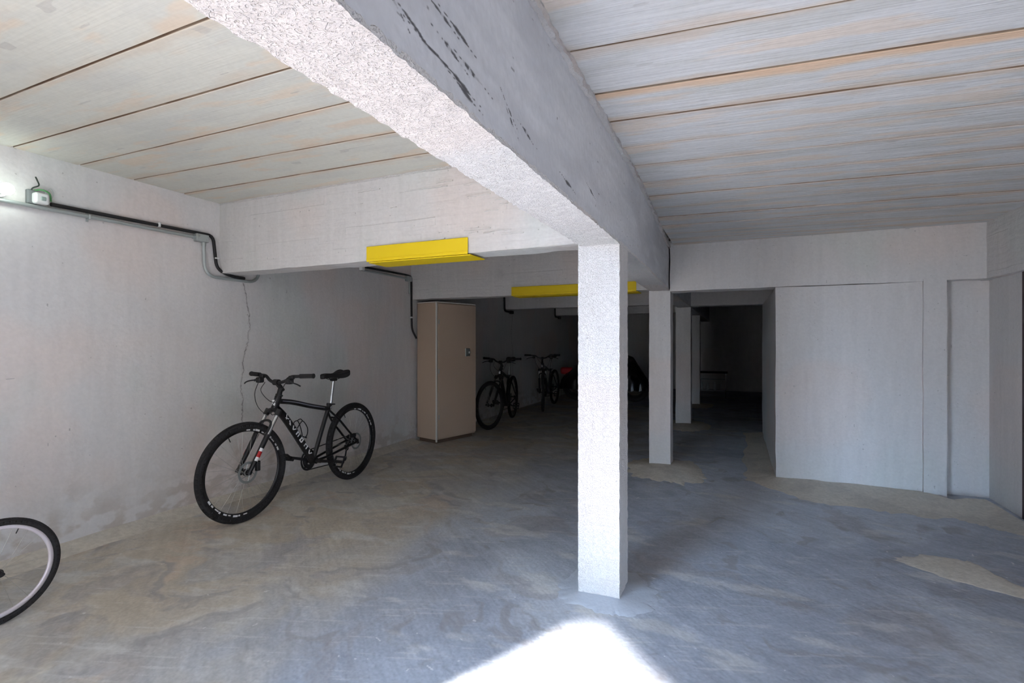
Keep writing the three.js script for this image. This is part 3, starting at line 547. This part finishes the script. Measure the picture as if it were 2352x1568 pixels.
  // drive train on the right side
  const ring = []; for (const [r, z] of [[0.092, 0.05], [0.072, 0.043], [0.055, 0.037]]) ring.push(lathe([[r - 0.018, z - 0.002], [r, z - 0.002], [r, z + 0.002], [r - 0.018, z + 0.002], [r - 0.018, z - 0.002]], 48));
  for (let k = 0; k < 5; k++) { const a = k * 1.2566 + 0.3; ring.push(cyl([0, 0, 0.05], [Math.cos(a) * 0.08, Math.sin(a) * 0.08, 0.05], 0.009, 0.007)); }
  const rg = merge(ring); rg.translate(0.55, 0.30, 0); mesh('chainring', rg, M.matteBlack, b);
  const cr = [[1, 0.172, 0.055, 0.065], [-1, -0.172, -0.04, -0.07]];
  for (const [s, dx, dy, z] of cr) {
    const c = mesh('crank_arm', merge([cyl([0.55, 0.30, z], [0.55 + dx, 0.30 + dy, z + s * 0.012], 0.014, 0.011), cyl([0.55, 0.30, s * 0.03], [0.55, 0.30, z + s * 0.012], 0.017)]), M.matteBlack, b);
    const at = [0.55 + dx, 0.30 + dy, z + s * 0.068], q = [0, 0, 0], p = [];
    for (const k of [-1, 1]) p.push(rbox(0.012, 0.02, 0.095, 0.004, [q[0] + k * 0.045, q[1], q[2]]), rbox(0.10, 0.02, 0.010, 0.004, [q[0], q[1], q[2] + k * 0.045]));
    p.push(cyl([q[0], q[1], q[2] - 0.05], [q[0], q[1], q[2] + 0.05], 0.013));
    const pg = merge(p); pg.rotateZ(s > 0 ? 0.7 : -1.0); pg.translate(...at); mesh('pedal', pg, M.matteBlack, c);
  }
  mesh('cassette', lathe([[0.012, 0.052], [0.028, 0.05], [0.028, 0.046], [0.045, 0.04], [0.062, 0.034], [0.062, 0.03], [0.012, 0.03]], 40).translate(0, R, 0), M.matteBlack, b);
  mesh('derailleur', merge([rbox(0.05, 0.045, 0.03, 0.01, [0.015, R - 0.06, 0.055]), cyl([0.02, R - 0.07, 0.05], [0.045, R - 0.165, 0.05], 0.008), cyl([0.045, R - 0.165, 0.042], [0.045, R - 0.165, 0.056], 0.022, 0.022, 18), cyl([0.018, R - 0.075, 0.042], [0.018, R - 0.075, 0.056], 0.02, 0.02, 18)]), M.matteBlack, b);
  mesh('chain', merge([cyl([0.008, R + 0.046, 0.045], [0.545, 0.386, 0.046], 0.0045, 0.0045, 6), cyl([0.05, R - 0.187, 0.045], [0.55, 0.214, 0.046], 0.0045, 0.0045, 6)]), M.matteBlack, b);
  if (o.cage) {
    const A = V(0.80, 0.635, 0), dd = V(-0.22, -0.29, 0).normalize(), u = V(0.29, -0.22, 0).normalize().multiplyScalar(-1), at2 = (t, k, z) => { const q = A.clone().addScaledVector(dd, t).addScaledVector(u, k); return [q.x, q.y, z]; };
    mesh('bottle_cage', merge([...[-1, 1].map((s) => tube([at2(0.05, 0.03, s * 0.008), at2(0.02, 0.06, s * 0.034), at2(0.03, 0.095, s * 0.03), at2(0.12, 0.09, s * 0.036), at2(0.17, 0.05, s * 0.02), at2(0.16, 0.032, s * 0.006)], 0.0038, 36, 7)), tube([at2(0.03, 0.095, -0.03), at2(0.02, 0.108, 0), at2(0.03, 0.095, 0.03)], 0.0038, 16, 7), tube([at2(0.17, 0.05, -0.02), at2(0.2, 0.06, 0), at2(0.17, 0.05, 0.02)], 0.0038, 16, 7)]), M.matteBlack, b);
  }
  if (o.steer) for (const m of front) {               // turned about the steering axis
    const p = V(0.98, 0, 0), q = m.position.clone().sub(p).applyAxisAngle(V(0, 1, 0), o.steer).add(p);
    m.position.copy(q); m.rotation.y = o.steer;
  }
  if (o.scale) b.scale.setScalar(o.scale);
  return b;
}
makeBike('mountain_bike', 'black mountain bike with white lettering on its frame standing beside the cracked wall', [-3.424, 0, -3.843], -84.9 * Math.PI / 180, { tw: 0.054, rim: M.black, frame: M.black, rotor: true, rimMarks: true, lettering: true, cage: true, steer: -0.10 });
makeBike('bicycle', "child's bicycle with black tyres and bright silver rims parked at the left wall", [-3.15, 0, -1.165 + 0.845], 92 * Math.PI / 180, { tw: 0.052, rimDeep: 0.032, rim: std({ color: rgb(214, 206, 212), roughness: 0.35, metalness: 0.3 }), frame: M.red, scale: 0.675, spokes: 20, seatY: 0.9, barY: 1.02 });
makeBike('bicycle', 'dark bicycle parked behind the beige cabinet', [-3.57, 0, -8.05], -78 * Math.PI / 180, { tw: 0.05, rim: M.black, frame: M.black, steer: -0.35 });
makeBike('bicycle', 'bicycle with pale fork tubes deepest in the dark row', [-3.54, 0, -10.2], -85 * Math.PI / 180, { tw: 0.05, rim: M.black, frame: std({ color: rgb(60, 58, 66), roughness: 0.4 }), steer: 0.3, stanchion: M.decal });
// ---------------------------------------------------------------- things in the dark end
{
  const m = thing('motorcycle', 'motorcycle under a glossy black cover in the dark end', 'motorcycle', [-2.72, 0, -11.25], 0.05);
  const prof = [[-1.0, 0.42], [-0.86, 0.62], [-0.66, 0.80], [-0.45, 0.86], [-0.2, 0.82], [0.05, 0.84], [0.3, 0.96], [0.5, 1.05], [0.66, 0.98], [0.82, 0.72], [0.95, 0.52], [1.03, 0.38]];
  const wid = [0.10, 0.17, 0.22, 0.24, 0.24, 0.25, 0.28, 0.34, 0.28, 0.18, 0.13, 0.08], pos = [], idx = [], NS = 64, NR = 28;
  const at = (arr, f) => { const i = Math.min(arr.length - 2, Math.floor(f)), t = f - i; return Array.isArray(arr[0]) ? [mix(arr[i][0], arr[i + 1][0], t), mix(arr[i][1], arr[i + 1][1], t)] : mix(arr[i], arr[i + 1], t); };
  for (let i = 0; i <= NS; i++) { const f = i / NS * (prof.length - 1), [x, h] = at(prof, f), w = at(wid, f);
    for (let j = 0; j <= NR; j++) { const a = Math.PI * j / NR, k = (n2(i * 0.35, j * 0.5) - 0.5) * 0.035; pos.push(x, 0.26 + (h - 0.26) * Math.sin(a) ** 0.55 + k, -Math.cos(a) * (w * 0.75 + 0.10 * (1 - Math.sin(a))) + k); } }
  for (let i = 0; i < NS; i++) for (let j = 0; j < NR; j++) { const a = i * (NR + 1) + j, b = a + 1, c = a + NR + 1, d = c + 1; idx.push(a, b, c, b, d, c); }
  const g = new THREE.BufferGeometry(); g.setAttribute('position', new THREE.Float32BufferAttribute(pos, 3)); g.setIndex(idx); g.computeVertexNormals();
  mesh('cover', g, std({ color: rgb(20, 19, 24), roughness: 0.24, side: THREE.DoubleSide }), m);
  for (const x of [-0.66, 0.68]) { const t = new THREE.TorusGeometry(0.25, 0.055, 14, 48); t.translate(x, 0.305, 0); const w = mesh('wheel', t, M.rubber, m); mesh('rim', lathe([[0.2, -0.03], [0.2, 0.03], [0.17, 0.02], [0.17, -0.02], [0.2, -0.03]], 40).translate(x, 0.305, 0), M.matteBlack, w); mesh('hub', cyl([x, 0.305, -0.07], [x, 0.305, 0.07], 0.05, 0.05, 20), M.matteBlack, w); }
  mesh('tail_fairing', rbox(0.3, 0.16, 0.17, 0.05, [-0.86, 0.66, 0]), M.red, m);
  mesh('engine', rbox(0.5, 0.3, 0.24, 0.05, [0.05, 0.34, 0]), M.matteBlack, m);
  mesh('stand', cyl([0.05, 0.3, 0.1], [0.1, 0.0, 0.26], 0.012), M.matteBlack, m);
}
{
  const t = thing('side_table', 'low metal table with a dark top and shiny legs behind the dim column', 'table', [-0.52, 0, -13.0]);
  mesh('tabletop', rbox(0.72, 0.03, 0.4, 0.006, [0, 0.6, 0]), M.matteBlack, t);
  for (const x of [-0.32, 0.32]) for (const z of [-0.16, 0.16]) mesh('leg', cyl([x, 0, z], [x, 0.585, z], 0.014), M.chrome, t);
  mesh('shelf', rbox(0.64, 0.016, 0.34, 0.004, [0, 0.17, 0]), M.steel, t);
  mesh('rail', cyl([-0.32, 0.42, -0.16], [0.32, 0.42, -0.16], 0.008), M.steel, t);
  [[-0.22, 0.2], [-0.08, 0.17], [0.08, 0.19], [0.22, 0.18]].forEach(([x, h]) => {
    const b = thing('bottle', 'white plastic bottle on the lower shelf of the metal table', 'bottle', [-0.52 + x, 0.178, -12.98], 0, 'bottles on the metal table');
    mesh('body', new THREE.LatheGeometry([[0, 0], [0.032, 0], [0.035, 0.01], [0.035, h * 0.65], [0.014, h * 0.82], [0.014, h * 0.9]].map(([a, c]) => new THREE.Vector2(a, c)), 24), M.white, b);
    mesh('cap', cyl([0, h * 0.88, 0], [0, h, 0], 0.017, 0.016, 18), M.white, b);
  });
}

renderer.render(scene, camera);
